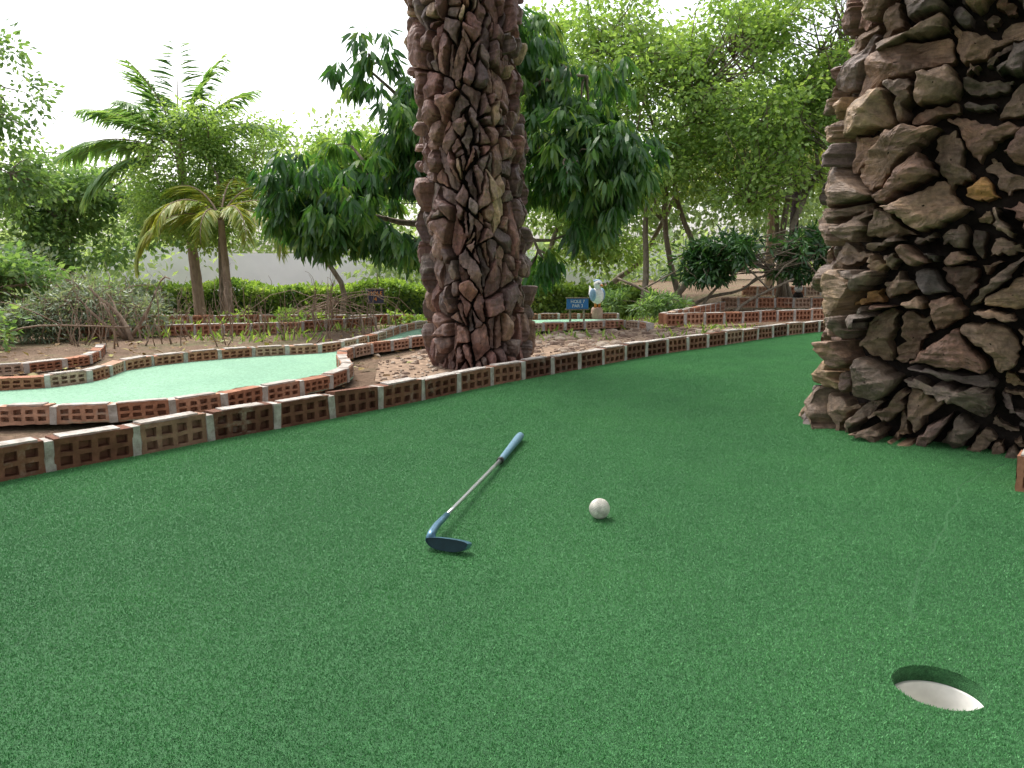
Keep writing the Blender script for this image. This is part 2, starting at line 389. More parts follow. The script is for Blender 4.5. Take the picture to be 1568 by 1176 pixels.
# ------------------------------------------------------------------ brick curbs
def brick_tmpl(L,Tk,H,rows,cols):
    vs=[];fs=[]
    def quad(a,b_,c,d): o=len(vs); vs.extend([a,b_,c,d]); fs.append((o,o+1,o+2,o+3))
    mx,mz=.006,.008; hw=(L-2*mx)/(cols)*.66; hh=(H-2*mz)/rows*.66
    xs=[-L/2]; zs=[0.]
    for c in range(cols):
        cx=-L/2+mx+(c+.5)*(L-2*mx)/cols; xs+= [cx-hw/2,cx+hw/2]
    xs.append(L/2)
    for r in range(rows):
        cz=mz+(r+.5)*(H-2*mz)/rows; zs+=[cz-hh/2,cz+hh/2]
    zs.append(H)
    for side in (-1,1):
        y=side*Tk/2; yi=side*(Tk/2-.022)
        for i in range(len(xs)-1):
            for j in range(len(zs)-1):
                a=(xs[i],y,zs[j]);b_=(xs[i+1],y,zs[j]);c=(xs[i+1],y,zs[j+1]);d=(xs[i],y,zs[j+1])
                if i%2==1 and j%2==1:
                    A,B,C,D=[(p[0],yi,p[2]) for p in (a,b_,c,d)]
                    quad(A,B,C,D) if side<0 else quad(B,A,D,C)
                    for p,q,P_,Q in ((a,b_,A,B),(b_,c,B,C),(c,d,C,D),(d,a,D,A)):
                        quad(p,q,Q,P_) if side<0 else quad(q,p,P_,Q)
                else:
                    quad(a,b_,c,d) if side<0 else quad(b_,a,d,c)
    quad((-L/2,-Tk/2,H),(L/2,-Tk/2,H),(L/2,Tk/2,H),(-L/2,Tk/2,H))
    quad((-L/2,Tk/2,0),(-L/2,-Tk/2,0),(-L/2,-Tk/2,H),(-L/2,Tk/2,H))
    quad((L/2,-Tk/2,0),(L/2,Tk/2,0),(L/2,Tk/2,H),(L/2,-Tk/2,H))
    return vs,fs
def curb(name,curve,H,z0=0.,mats=None,bl=.222,follow=False,rows=2,cols=4,side=1,Tk=.052):
    pts=curve; acc=[0.]
    for a,c in zip(pts,pts[1:]): acc.append(acc[-1]+(c-a).length)
    tot=acc[-1]; n=max(1,int(round(tot/bl)))
    px=np.interp(np.linspace(0,tot,n+1),acc,[p.x for p in pts]); py=np.interp(np.linspace(0,tot,n+1),acc,[p.y for p in pts])
    b=MB()
    for i in range(n):
        a=Vector((px[i],py[i])); c=Vector((px[i+1],py[i+1])); m_=(a+c)/2; d=(c-a); L=d.length
        nrm=Vector((-d.y,d.x)).normalized()*side
        m_=m_+nrm*Tk/2
        z=z0 if not follow else float(th(m_.x,m_.y))+z0
        hj=H*(1+random.uniform(-.06,.03)); bL=L-.022
        rot=Matrix.Translation((m_.x,m_.y,z-.004))@Matrix.Rotation(math.atan2(d.y,d.x)+random.uniform(-.03,.03),4,'Z')@Matrix.Rotation(random.uniform(-.02,.02),4,'Y')@Matrix.Rotation(random.uniform(-.05,.05),4,'X')
        V,Fc=brick_tmpl(bL,Tk,hj,rows,cols)
        V=[(v[0]+.004*noise.noise(Vector((v[0]*60+i*9,v[2]*60,v[1]*50))),v[1]+.002*noise.noise(Vector((v[0]*80+i*9,v[2]*80,7))),v[2]+.004*noise.noise(Vector((v[0]*60+i*9,v[2]*60,5+v[1]*50)))) for v in V]
        r=random.random(); b.add([rot@Vector(v) for v in V],Fc,0,r)
        rj=Matrix.Translation((c.x+nrm.x*Tk/2,c.y+nrm.y*Tk/2,z-.004))@Matrix.Rotation(math.atan2(d.y,d.x)+random.uniform(-.05,.05),4,'Z')@Matrix.Rotation(random.uniform(-.06,.06),4,'Y')
        b.box((-.010-random.random()*.005,-Tk/2-.002,0),(.010+random.random()*.006,Tk/2+.002,H*(1.0+random.uniform(-.05,.05))),1,r,rj)
        if random.random()<.75:
            xa=-bL/2+.003+random.random()*.03; xb=bL/2-.003-random.random()*.03
            b.box((xa,-Tk/2+.004,hj-.002),(xb,Tk/2-.004,hj+.003+random.random()*.003),1,r,rot)
    return b.obj(name,mats or [M['brick'],M['mortar']],False)
curb('brick_curb',main_c,.087)
OB=[M['brickO'],M['mortar']]
curb('brick_curb',sec_c,.062,-.006,OB,.19)
curb('brick_curb',far_c,.056,-.006,OB,.19)
curb('brick_curb',catmull([(1.28,6.55),(1.9,6.8),(2.8,7.2),(4.2,7.7),(6,8)]),.10,0,OB,.2)
curb('brick_curb',catmull([(1.28,6.6),(1.7,7.4),(2.3,8.5)]),.09,0.01,OB,.2)
curb('brick_curb',catmull([(2.3,8.7),(3.2,8.6),(4.5,8.8),(6,9)]),.11,.03,OB,.2)
curb('brick_curb',catmull([(3.0,10.3),(4.2,10.2),(6,10.4)]),.12,.09,OB,.2)
curb('brick_curb',catmull([(-4.5,3.4),(-3.3,3.62),(-2.6,3.75),(-2.3,4.2),(-2.5,4.8)]),.05,0,OB,.19,follow=True)
curb('brick_curb',catmull([(-3.4,5.7),(-2.6,5.9),(-2.0,6.0),(-1.5,6.4),(-1.2,6.9)]),.08,0,OB,.2,follow=True)
curb('brick_curb',catmull([(-3.3,7.0),(-2.2,7.3),(-1.3,7.6),(-.9,8.2)]),.09,0,OB,.2,follow=True)
curb('brick_curb',catmull([(-3.6,8.8),(-2.2,9.2),(-1.0,9.4)]),.09,0,OB,.2,follow=True)
g=sheet('putting_green',[(-2.7,7.9),(-1.3,8.1),(-.9,9.0),(-2.3,8.9)],0,M['turf2']); g.location.z=-.14; 
curb('brick_curb',[Vector((1.165,1.775)),Vector((1.45,1.56)),Vector((1.9,1.2)),Vector((2.4,.8))],.085,0,[M['brickO'],M['mortar']],.23,side=1,Tk=.10)

# ------------------------------------------------------------------ stone pillars
def split_poly(poly,p,d):
    A=[];B=[];L=len(poly)
    for i in range(L):
        a=poly[i];c=poly[(i+1)%L]
        da=(a[0]-p[0])*d[0]+(a[1]-p[1])*d[1]; dc=(c[0]-p[0])*d[0]+(c[1]-p[1])*d[1]
        if da<=0: A.append(a)
        if da>=0: B.append(a)
        if da*dc<0:
            t=da/(da-dc); q=(a[0]+(c[0]-a[0])*t,a[1]+(c[1]-a[1])*t); A.append(q);B.append(q)
    return A,B
def area(P): return abs(sum(P[i][0]*P[(i+1)%len(P)][1]-P[(i+1)%len(P)][0]*P[i][1] for i in range(len(P))))/2
def stone_pillar(name,cx,cy,outline,H,amin,amax,asp,dmin,dmax,mat,lean=0.,taper=0.,seed=1,step=.011,gap=.005,tiltmax=.45,tilt=.3,lam=1.57,lamj=.3,warp=.01,rnds=2,rough=1.,rotj=0.):
    R=random.Random(seed); par=empty(name,(cx,cy,0))
    n=240; pts=[outline(2*math.pi*i/n) for i in range(n+1)]
    acc=[0.]
    for a,c in zip(pts,pts[1:]): acc.append(acc[-1]+math.hypot(c[0]-a[0],c[1]-a[1]))
    C=acc[-1]; acc=np.array(acc); PX=np.array([p[0] for p in pts]); PY=np.array([p[1] for p in pts])
    tang=np.stack([np.gradient(PX),np.gradient(PY)],-1); tang[0]=tang[-1]=(tang[0]+tang[-1])
    ker=np.ones(9)/9
    tx=np.convolve(np.concatenate([tang[-9:-1,0],tang[:,0],tang[1:9,0]]),ker,'same')[8:-8]; ty=np.convolve(np.concatenate([tang[-9:-1,1],tang[:,1],tang[1:9,1]]),ker,'same')[8:-8]
    def surf(s,z,d):
        s=s%C; x=np.interp(s,acc,PX); y=np.interp(s,acc,PY); a=np.interp(s,acc,tx); b_=np.interp(s,acc,ty)
        l=math.hypot(a,b_); k=1-taper*z
        return Vector(((x+b_/l*d)*k+lean*z,(y-a/l*d)*k,z))
    def wrp(p):
        q=surf(p[0],p[1],0)
        return (p[0]+noise.noise(q*5+Vector((0,0,seed)))*warp*2+noise.noise(q*20+Vector((3,0,seed)))*warp,
                p[1]+noise.noise(q*5+Vector((9,5,seed)))*warp*2+noise.noise(q*20+Vector((13,5,seed)))*warp)
    cells=[]; stack=[[(0,-.06*asp),(C,-.06*asp),(C,H*asp),(0,H*asp)]]
    while stack:
        P=stack.pop(); ar=area(P)/asp
        if ar< amin+(amax-amin)*R.random()**1.8: cells.append([(p[0],p[1]/asp) for p in P]); continue
        A=np.array(P); c=A.mean(0); u,sv,vt=np.linalg.svd(A-c); d=vt[0]
        ext=(A-c)@d; L=ext.max()-ext.min()
        wd=(A-c)@vt[1]; W=wd.max()-wd.min()
        if L<W*1.35 and R.random()<.4: d=vt[1]; ext=wd; L=W
        o=c+d*R.uniform(-.2,.2)*L; an=R.gauss(0,tilt); ca,sa=math.cos(an),math.sin(an)
        dd=(d[0]*ca-d[1]*sa,d[0]*sa+d[1]*ca)
        A1,B1=split_poly(P,o,dd)
        if len(A1)<3 or len(B1)<3: cells.append([(p[0],p[1]/asp) for p in P]); continue
        stack+= [A1,B1]
    V=[];Fq=[];rn=[]
    for poly in cells:
        ring=[]
        for i in range(len(poly)):
            a=poly[i]; c=poly[(i+1)%len(poly)]; l=math.hypot(c[0]-a[0],c[1]-a[1]); k=max(1,int(l/step))
            for t in range(k): ring.append(wrp((a[0]+(c[0]-a[0])*t/k,a[1]+(c[1]-a[1])*t/k)))
        if len(ring)<6: continue
        c0=sum(p[0] for p in ring)/len(ring); c1=sum(p[1] for p in ring)/len(ring)
        rj=R.gauss(0,rotj); cr_,sr_=math.cos(rj),math.sin(rj)
        ring=[(c0+(p[0]-c0)*cr_-(p[1]-c1)*sr_,c1+(p[0]-c0)*sr_+(p[1]-c1)*cr_) for p in ring]
        for _ in range(rnds):
            m_=len(ring); ring=[((ring[i-1][0]+2*ring[i][0]+ring[(i+1)%m_][0])/4,(ring[i-1][1]+2*ring[i][1]+ring[(i+1)%m_][1])/4) for i in range(m_)]
        r2=[]; so=R.random()*50; m_=len(ring); g0=gap*R.uniform(.5,1.9)
        for i,p in enumerate(ring):
            q0=ring[i-1]; q1=ring[(i+1)%m_]; ex,ey=q1[0]-q0[0],q1[1]-q0[1]; l=math.hypot(ex,ey)+1e-9
            nx_,ny_=-ey/l,ex/l
            if nx_*(c0-p[0])+ny_*(c1-p[1])<0: nx_,ny_=-nx_,-ny_
            g_=g0*(1+1.3*noise.noise(Vector((p[0]*18,p[1]*18,so)))+1.3*noise.noise(Vector((p[0]*60,p[1]*60,so))))
            r2.append((p[0]+nx_*max(0,g_),p[1]+ny_*max(0,g_)))
        ring=r2
        D=dmin+(dmax-dmin)*R.random()
        planes=[(D+R.uniform(-.02,.45)*D,R.uniform(-tiltmax,tiltmax),R.uniform(-tiltmax,tiltmax)) for _ in range(4)]
        ph=lam+R.gauss(0,lamj); cph,sph=math.cos(ph),math.sin(ph)
        base=len(V); rv=R.random()
        fr=[(1.0,-.6),(1.01,.4),(.995,.78),(.96,.94),(.87,1.),(.75,1.02),(.63,1.03),(.5,1.04),(.38,1.04),(.26,1.04),(.14,1.04),(.04,1.04)]
        for f,e in fr:
            for p in ring:
                ds,dz=(p[0]-c0)*f,(p[1]-c1)*f
                d=min(pl[0]+pl[1]*ds+pl[2]*dz for pl in planes)
                d=max(d,.3*D)
                d=d*e if e>0 else -.06
                if e>.2:
                    al=ds*cph+dz*sph; ac=-ds*sph+dz*cph
                    d+=rough*(.010*noise.noise(Vector((c0+ds,c1+dz,so))*20)+.006*noise.noise(Vector((al*10,ac*75,so)))+.004*noise.noise(Vector((c0+ds,c1+dz,so))*75))
                V.append(surf(c0+ds,c1+dz,d)); rn.append(rv)
        for i in range(len(fr)-1):
            for k in range(m_):
                Fq.append((base+i*m_+k,base+i*m_+(k+1)%m_,base+(i+1)*m_+(k+1)%m_,base+(i+1)*m_+k))
    print(name,len(cells),len(Fq))
    np_mesh('stones',[tuple(v) for v in V],Fq,mat,rn,smooth=False,parent=par)
    b=MB(); vs=[];fs=[]; k=60; lv=14
    for j in range(lv+1):
        z=-.1+(H+.1)*j/lv
        for i in range(k): vs.append(surf(C*i/k,z,-.04))
    for j in range(lv):
        for i in range(k): fs.append((j*k+i,j*k+(i+1)%k,(j+1)*k+(i+1)%k,(j+1)*k+i))
    fs.append(tuple(range(lv*k,(lv+1)*k))); b.add(vs,fs); b.obj('mortar_core',[M['core']],True,par)
    return par
def ci(t): t+=math.pi/2; return (.218*math.cos(t)*(1+.03*math.cos(3*t)),.218*math.sin(t)*(1+.03*math.cos(3*t)))
stone_pillar('stone_pillar',-.17,4.08,ci,3.1,.0030,.017,.45,.002,.072,M['rockA'],lean=-.037,seed=3,step=.011,gap=.005,tiltmax=.5,tilt=.17,lam=1.57,lamj=.15,warp=.006,rnds=2,rough=.9,rotj=.05)
def sq(t,h=.350,e=5,rot=math.radians(-39)):
    t+=math.pi/2
    c,s=math.cos(t),math.sin(t); r=h/((abs(c)**e+abs(s)**e)**(1/e)); x,y=r*c,r*s
    return (x*math.cos(rot)-y*math.sin(rot),x*math.sin(rot)+y*math.cos(rot))
stone_pillar('stone_pillar',1.467,2.50,sq,3.1,.0032,.034,1.2,.004,.098,M['rockB'],taper=.010,seed=15,step=.011,gap=.0085,tiltmax=.65,tilt=.26,lam=0.,lamj=.5,warp=.011,rnds=4,rough=1.1,rotj=.10)
print('pillars',time.time()-T0)

# added out-of-view shade roof above the camera side, carried by the big stone pillar
b=MB()
b.box((.9,-4,3.06),(5.5,3.0,3.12)); b.box((-2.6,-4,3.06),(.897,.7,3.12))
for x in np.arange(1.0,5.5,.6): b.box((x,-4,2.96),(x+.08,2.95,3.058))
for x in np.arange(-2.5,.85,.6): b.box((x,-4,2.96),(x+.08,.65,3.058))
b.box((.9,2.42,2.80),(5.5,2.58,2.957)); b.box((-2.6,-3.5,2.80),(5.5,-3.34,2.957))
for x in (-2.45,5.3): b.box((x-.07,-3.49,-.1),(x+.07,-3.35,2.797))
b.obj('added_shade_roof',[M['shade_roof']])

# ------------------------------------------------------------------ foliage
LANCE=(np.array([(0,0,0),(.28,-.11,.0),(.28,.11,.0),(.65,-.09,-.05),(.65,.09,-.05),(1,0,-.2)]),[(0,1,2),(1,3,4),(1,4,2),(3,5,4)])
RHOMB=(np.array([(0,0,0),(.5,-.3,.06),(1,0,-.05),(.5,.3,.06)]),[(0,1,2),(0,2,3)])
LONG=(np.array([(0,0,0),(.4,-.035,.0),(.4,.035,.0),(1,0,-.15)]),[(0,1,2),(1,3,2)])
def nrmz(a): return a/(np.linalg.norm(a,axis=1)[:,None]+1e-9)
def leaf_geo(P,D,S,T,r,up=None,upj=.6):
    n=len(P); D=nrmz(D)
    U=(np.array([0,0,1.]) if up is None else up)+r.normal(size=(n,3))*upj
    B=nrmz(np.cross(U,D)); Nn=np.cross(D,B)
    tv,tf=T; k=len(tv)
    V=P[:,None,:]+S[:,None,None]*(tv[None,:,0:1]*D[:,None,:]+tv[None,:,1:2]*B[:,None,:]+tv[None,:,2:3]*Nn[:,None,:])
    F=(np.array(tf)[None]+(np.arange(n)*k)[:,None,None]).reshape(-1,3)
    return V.reshape(-1,3),F,k
def foliage(name,P,D,S,T,mat,rnd,parent,r,upj=.6):
    V,F,k=leaf_geo(P,D,S,T,r,upj=upj)
    return np_mesh(name,V,F,mat,np.repeat(np.clip(rnd,0,1),k),parent=parent)
def sample_crown(ells,n,r,shell=.45,nf=1.2,thr=-.12,seedo=0.):
    w=np.array([e[3]*e[4]*e[5] for e in ells])**.8; w/=w.sum(); out=[];nn=[]
    while len(out)<n:
        e=ells[r.choice(len(ells),p=w)]; v=r.normal(size=3); v/=np.linalg.norm(v)
        rr=r.random()**shell; p=np.array(e[:3])+v*rr*np.array(e[3:6])
        if noise.noise(Vector((p[0]*nf+seedo,p[1]*nf,p[2]*nf)))<thr: continue
        out.append(p);nn.append(v)
    return np.array(out),np.array(nn)
def limb(b,a,c,r0,r1,r,sag=.12,n=6,seg=6):
    a=np.array(a,float);c=np.array(c,float); L=np.linalg.norm(c-a); j=r.normal(size=3)*L*.10; j2=r.normal(size=3)*L*.04
    pts=[];rad=[]
    for t in np.linspace(0,1,n):
        p=a+(c-a)*t+j*math.sin(math.pi*t)+j2*math.sin(2*math.pi*t)+np.array([0,0,1])*L*sag*math.sin(math.pi*t)
        pts.append(p);rad.append(r0+(r1-r0)*t)
    b.tube(pts,rad,seg); return pts
def tree(name,base,top,ells,nclump,lpc,cr,ls,mat,T=RHOMB,droop=.3,seed=0,tr=.08,nl=18,shell=.45,nf=1.2,thr=-.12,bark=None,tip=0.0,trunks=1):
    r=np.random.default_rng(seed); par=empty(name,(0,0,0))
    C,Nn=sample_crown(ells,nclump,r,shell,nf,thr,seed*3.1)
    b=MB()
    z0=float(th(base[0],base[1]))-.05
    for k in range(trunks):
        bb=(base[0]+(r.normal()*.15 if k else 0),base[1]+(r.normal()*.15 if k else 0),z0)
        tt_=(top[0]+(r.normal()*.5 if k else 0),top[1]+(r.normal()*.3 if k else 0),top[2])
        tp=limb(b,bb,tt_,tr,tr*.55,r,.0,9,10)
        mains=[]
        for e in ells:
            if trunks>1 and r.random()<.4: continue
            mains.append(limb(b,tp[-1-int(r.integers(0,3))],(e[0],e[1],e[2]),tr*.5,tr*.12,r,.1,7,7))
        allp=[p for m_ in mains for p in m_[2:]] or tp
        for i in r.choice(len(C),min(nl,len(C)),replace=False):
            d=[np.linalg.norm(C[i]-p) for p in allp]; s=allp[int(np.argmin(d))]
            if min(d)>1.8: continue
            limb(b,s,C[i],tr*.16+.003,.003,r,.08,5,5)
    b.obj('trunk',[bark or M['bark']],True,par)
    n=len(C)*lpc
    cc=np.repeat(C,lpc,0); cn=np.repeat(Nn,lpc,0); cl=np.repeat(r.random(len(C)),lpc)
    off=r.normal(size=(n,3)); off=off*np.array([1,1,.75])
    P=cc+off*cr*(.25 if tip else .6)
    D=nrmz(off)+.4*cn+r.normal(size=(n,3))*.35+np.array([0,0,-droop])
    S=ls*(.6+.7*r.random(n))
    rnd=.55*cl+.45*r.random(n)
    foliage('foliage',P,D,S,T,mat,rnd,par,r)
    return par

tree('mango_tree',(-.45,6.9),(-.4,6.8,1.3),
  [(-1.3,6.5,1.10,.72,.75,.58),(-1.6,6.4,.95,.38,.45,.3),(-.85,6.3,.68,.30,.35,.28),(-.75,6.6,1.45,.6,.7,.6),(.4,6.5,1.2,.58,.7,.62),(.78,6.3,1.2,.42,.5,.5),(.22,6.6,.62,.25,.35,.26),(-.1,6.8,2.2,.6,.6,.5),(-1.15,6.6,2.05,.34,.3,.36),(.6,6.6,2.0,.5,.5,.4)],
  1050,22,.10,.13,M['mango'],LANCE,1.7,5,.08,80,.5,1.7,-.10,tip=1)
# feathery light trees on the right
tree('broadleaf_tree',(1.85,10.2),(2.0,10.1,1.9),[(2.2,10,2.5,1.3,1.1,1.2),(1.5,9.8,1.7,.8,.8,.6),(2.9,10.3,3.2,1.2,1.0,.8),(1.2,10.5,3.2,.9,.8,.8)],900,26,.17,.070,M['light'],RHOMB,.4,8,.045,120,.5,1.3,.0,trunks=3)
tree('broadleaf_tree',(3.4,9.8),(3.3,9.7,1.6),[(3.2,9.5,2.0,1.0,.9,.8),(4.3,9.8,2.3,1.2,1.0,1.2),(3.9,9.8,3.3,1.1,1,.8),(2.7,9.2,1.2,.6,.6,.4)],900,26,.16,.066,M['light'],RHOMB,.4,9,.045,120,.5,1.3,.0,trunks=3)
tree('broadleaf_tree',(.9,11.5),(.9,11.4,1.6),[(.9,11.3,1.6,.9,.8,.8),(1.3,11.3,.9,.8,.7,.5),(.1,12,2.3,1.0,.8,1.2),(.6,12,3.4,1.2,.8,.7),(-1.0,12.2,2.0,.9,.7,.9)],900,26,.17,.08,M['light'],RHOMB,.4,10,.05,70,.5,1.2,-.08,trunks=2)
tree('broadleaf_tree',(6.2,8.5),(6.2,8.5,1.8),[(6.0,8.4,2.6,1.4,1.3,1.3),(7.2,8.2,2.2,1.3,1.2,1.2)],450,26,.2,.1,M['mid'],RHOMB,.4,12,.09,40,.5,1.1,-.1)
# dark arching shrub right
tree('shrub',(2.0,8.4),(2.3,8.4,.35),[(2.6,8.4,.58,.75,.45,.25),(3.3,8.5,.62,.6,.4,.28),(2.05,8.5,.5,.4,.35,.2),(3.9,8.5,.55,.6,.4,.3)],450,22,.10,.10,M['dark'],LANCE,.3,13,.022,40,.5,1.5,-.2,tip=1,trunks=5)
tree('shrub',(1.5,8.2),(1.5,8.2,.1),[(1.5,8.2,.08,.35,.3,.12),(1.25,8.6,.1,.3,.3,.12)],110,20,.07,.07,M['mid'],LANCE,.2,14,.01,10,.5,1.5,-.3,tip=1)
# left trees
tree('broadleaf_tree',(-6.1,9.2),(-6.0,9.2,1.6),[(-5.9,9,2.2,.8,.7,.55),(-6.3,9,1.4,.8,.7,.5),(-5.6,9,1.5,.4,.5,.3),(-6.6,9,2.9,.7,.6,.4),(-5.8,9,2.8,.4,.4,.25)],420,22,.14,.075,M['mid'],RHOMB,.5,15,.045,70,.5,1.6,.02)
tree('broadleaf_tree',(-7.2,13),(-7.2,13,1.3),[(-7.4,13,1.6,1.1,.8,.55),(-6.2,13,1.9,.7,.7,.45),(-8.6,13,1.5,1.1,.8,.5),(-5.6,13,1.3,.7,.6,.5),(-7.0,13,.8,1.2,.6,.4)],560,24,.17,.10,M['mid'],RHOMB,.4,16,.07,40,.5,1.2,-.03)
tree('acacia_tree',(-3.75,10.2),(-3.7,10.1,1.2),[(-3.75,10,1.95,.85,.7,.5),(-4.3,10,1.3,.55,.6,.4),(-3.2,10,1.35,.6,.6,.45),(-3.9,10,1.0,.6,.5,.35)],700,30,.14,.048,M['light'],RHOMB,.4,17,.04,60,.5,1.4,-.08)
tree('broadleaf_tree',(-2.6,11.6),(-2.6,11.6,1.2),[(-2.6,11.6,1.7,.8,.7,.6),(-2.2,11.6,1.0,.7,.6,.4),(-3.2,11.8,2.2,.5,.5,.3),(-1.8,11.6,1.9,.6,.5,.5)],560,26,.16,.072,M['light'],RHOMB,.4,18,.045,40,.5,1.4,-.08)

# palms
def palm(name,base,crown,fr,mat,seed,tr=.06,lw=.30):
    r=np.random.default_rng(seed); par=empty(name)
    b=MB(); z0=float(th(*base))-.05
    pts=[];rad=[]
    for t in np.linspace(0,1,22):
        pts.append((base[0]+(crown[0]-base[0])*t**1.3,base[1]+(crown[1]-base[1])*t,z0+(crown[2]-z0)*t)); rad.append(tr*(1.25-.4*t)*(1+.06*((int(t*21))%2)))
    b.tube(pts,rad,10); P=[];D=[];S=[];R_=[]
    for (az,el,L,dr) in fr:
        a=math.radians(az);e=math.radians(el); h=np.array([math.cos(a),math.sin(a),0]); p=np.array(crown,float); k=30; rp=[p.copy()]
        for i in range(k):
            ee=e-dr*(i/k)**1.2; d=h*math.cos(ee)+np.array([0,0,math.sin(ee)]); p=p+d*L/k; rp.append(p.copy())
            side=np.cross(d,[0,0,1]); side/=np.linalg.norm(side)+1e-6
            if i>3:
                for q in range(3):
                    for s in (-1,1):
                        P.append(p+d*(L/k)*.33*q); D.append(d*.9+side*s*(.7+.3*r.random())+np.array([0,0,-.25-.5*r.random()])); 
                        S.append(L*lw*math.sin(math.pi*(.12+.84*i/k))**.6*(.75+.4*r.random())); R_.append(r.random()*.7+.15)
        b.tube(rp,[.014*(1-.8*i/k) for i in range(k+1)],5)
    b.obj('trunk',[M['twig']],True,par)
    foliage('fronds',np.array(P),np.array(D),np.array(S),(LONG[0]*np.array([1,1.7,1]),LONG[1]),mat,np.array(R_),par,r,.25)
palm('palm_tree',(-4.2,10.6),(-4.35,10.6,1.85),[(100,88,1.5,.3),(10,80,1.45,.6),(170,80,1.45,.7),(130,72,1.3,.9),(175,30,1.7,1.1),(200,10,1.4,1.4),(5,50,1.4,1.3),(-20,25,1.2,1.5),(250,60,1.2,1.2),(300,55,1.2,1.3),(160,60,1.4,1.1),(90,50,1.2,1.4),(20,66,1.4,.9),(185,52,1.4,1.0)],M['palm'],21,.06,.33)
palm('palm_tree',(-3.3,9.2),(-3.35,9.2,1.0),[(0,50,1.0,2.2),(-20,30,1.1,2.2),(-50,40,1.0,2.4),(180,45,1.2,2.4),(200,20,1.25,2.0),(230,50,1.0,2.4),(150,60,1.1,1.6),(90,70,1.0,1.4),(40,65,1.0,1.6),(-90,35,.9,2.4)],M['palmy'],22,.04,.28)
palm('palm_tree',(3.9,12),(3.9,12,1.9),[(180,30,1.4,1.6),(150,50,1.4,1.4),(220,40,1.4,1.8),(0,40,1.4,1.6),(60,60,1.4,1.4),(280,45,1.3,1.8)],M['palmy'],23)

# left shrubs
tree('shrub',(-3.9,6.4),(-3.9,6.4,.2),[(-4.0,6.3,.32,.45,.45,.25),(-4.5,6.4,.4,.5,.4,.32),(-3.6,6.5,.2,.25,.3,.18)],300,22,.09,.065,M['mid'],RHOMB,.3,31,.012,30,.5,1.8,-.1,bark=M['twig'],trunks=4)
tree('shrub',(-3.1,5.8),(-3.1,5.8,.15),[(-3.15,5.8,.2,.32,.35,.2),(-2.8,6.0,.12,.25,.3,.14),(-3.4,5.5,.12,.3,.3,.16)],260,24,.07,.05,M['silver'],LANCE,.0,32,.008,40,.5,2.2,-.1,bark=M['twig'],trunks=5)
tree('shrub',(-3.6,5.0),(-3.6,5.0,.1),[(-3.6,5.0,.12,.4,.3,.16),(-4.2,5.2,.2,.4,.3,.22)],200,22,.07,.05,M['mid'],RHOMB,.2,33,.008,30,.5,2.2,-.1,bark=M['twig'],trunks=4)
tree('shrub',(-2.1,7.2),(-2.1,7.2,.0),[(-2.2,7.4,-.02,.6,.4,.08),(-1.3,7.9,-.1,.5,.3,.08)],130,22,.06,.045,M['hedge'],RHOMB,.2,34,.008,20,.5,2.2,-.05,bark=M['twig'],trunks=2)
tree('shrub',(-5.2,8.2),(-5.2,8.2,.2),[(-5.0,8.2,.3,.5,.4,.3),(-5.8,8.0,.4,.7,.4,.4),(-4.3,8.6,.1,.5,.3,.18)],350,22,.10,.06,M['silver'],RHOMB,.3,35,.012,40,.5,1.8,-.1,bark=M['twig'],trunks=5)
# bare stems
r=np.random.default_rng(40); b=MB()
for i in range(120):
    x=-3.4+r.random()*2.4; y=5.0+r.random()*1.6+ (0.4 if x>-1.8 else 0); z=float(th(x,y))-.02
    h=.14+.30*r.random()**1.3; tx_,ty_=r.normal(size=2)*.03
    p=limb(b,(x,y,z),(x+tx_,y+ty_,z+h),.004+.004*r.random(),.002,r,0,5,5)
    for k in range(3):
        q=p[1+int(r.integers(0,4))]; limb(b,q,(q[0]+r.normal()*.04,q[1]+r.normal()*.04,q[2]+.05+.1*r.random()),.0022,.0012,r,0,4,4)
b.obj('bare_stem_plants',[M['twig']],True)
b=MB()
for i in range(5):
    limb(b,(-2.75,5.6,-.03),(-2.75+r.normal()*.22,5.6+r.normal()*.2,.2+.22*r.random()),.014,.004,r,.1,7,7)
limb(b,(-2.7,5.55,-.03),(-3.0,5.6,.36),.02,.006,r,.05,7,7)
b.obj('dead_branch_stump',[M['twig']],True)

# hedge
def hedge(name,x0,x1,y0,y1,z0,z1,n,ls,mat,seed):
    r=np.random.default_rng(seed); par=empty(name)
    b=MB(); b.box((x0+.05,y0+.08,z0),(x1-.05,y1-.08,z1-.09)); b.obj('dark_box_core',[M['dark']],False,par)  # plain dark box added as a core behind the leaves
    P=np.stack([x0+(x1-x0)*r.random(n),y0+(y1-y0)*r.random(n),z0+(z1-z0)*r.random(n)],-1)
    s=r.random(n); P[s<.5,1]=y0+r.normal(size=(s<.5).sum())*.03; P[s>.62,2]=z1-.03+r.normal(size=(s>.62).sum())*.03
    P[:,2]+=.05*np.sin(P[:,0]*2.3)+.03*np.sin(P[:,0]*5.1)
    D=r.normal(size=(n,3))+np.array([0,-.6,.5])
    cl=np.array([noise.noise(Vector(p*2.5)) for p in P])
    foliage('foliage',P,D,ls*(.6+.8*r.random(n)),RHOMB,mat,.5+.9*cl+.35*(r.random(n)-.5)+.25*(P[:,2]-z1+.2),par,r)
hedge('hedge',-9,-.2,12.6,13.5,-.6,.12,26000,.07,M['hedge'],50)
hedge('hedge',-.2,1.9,10.2,10.9,-.45,.16,9000,.065,M['hedge'],51)

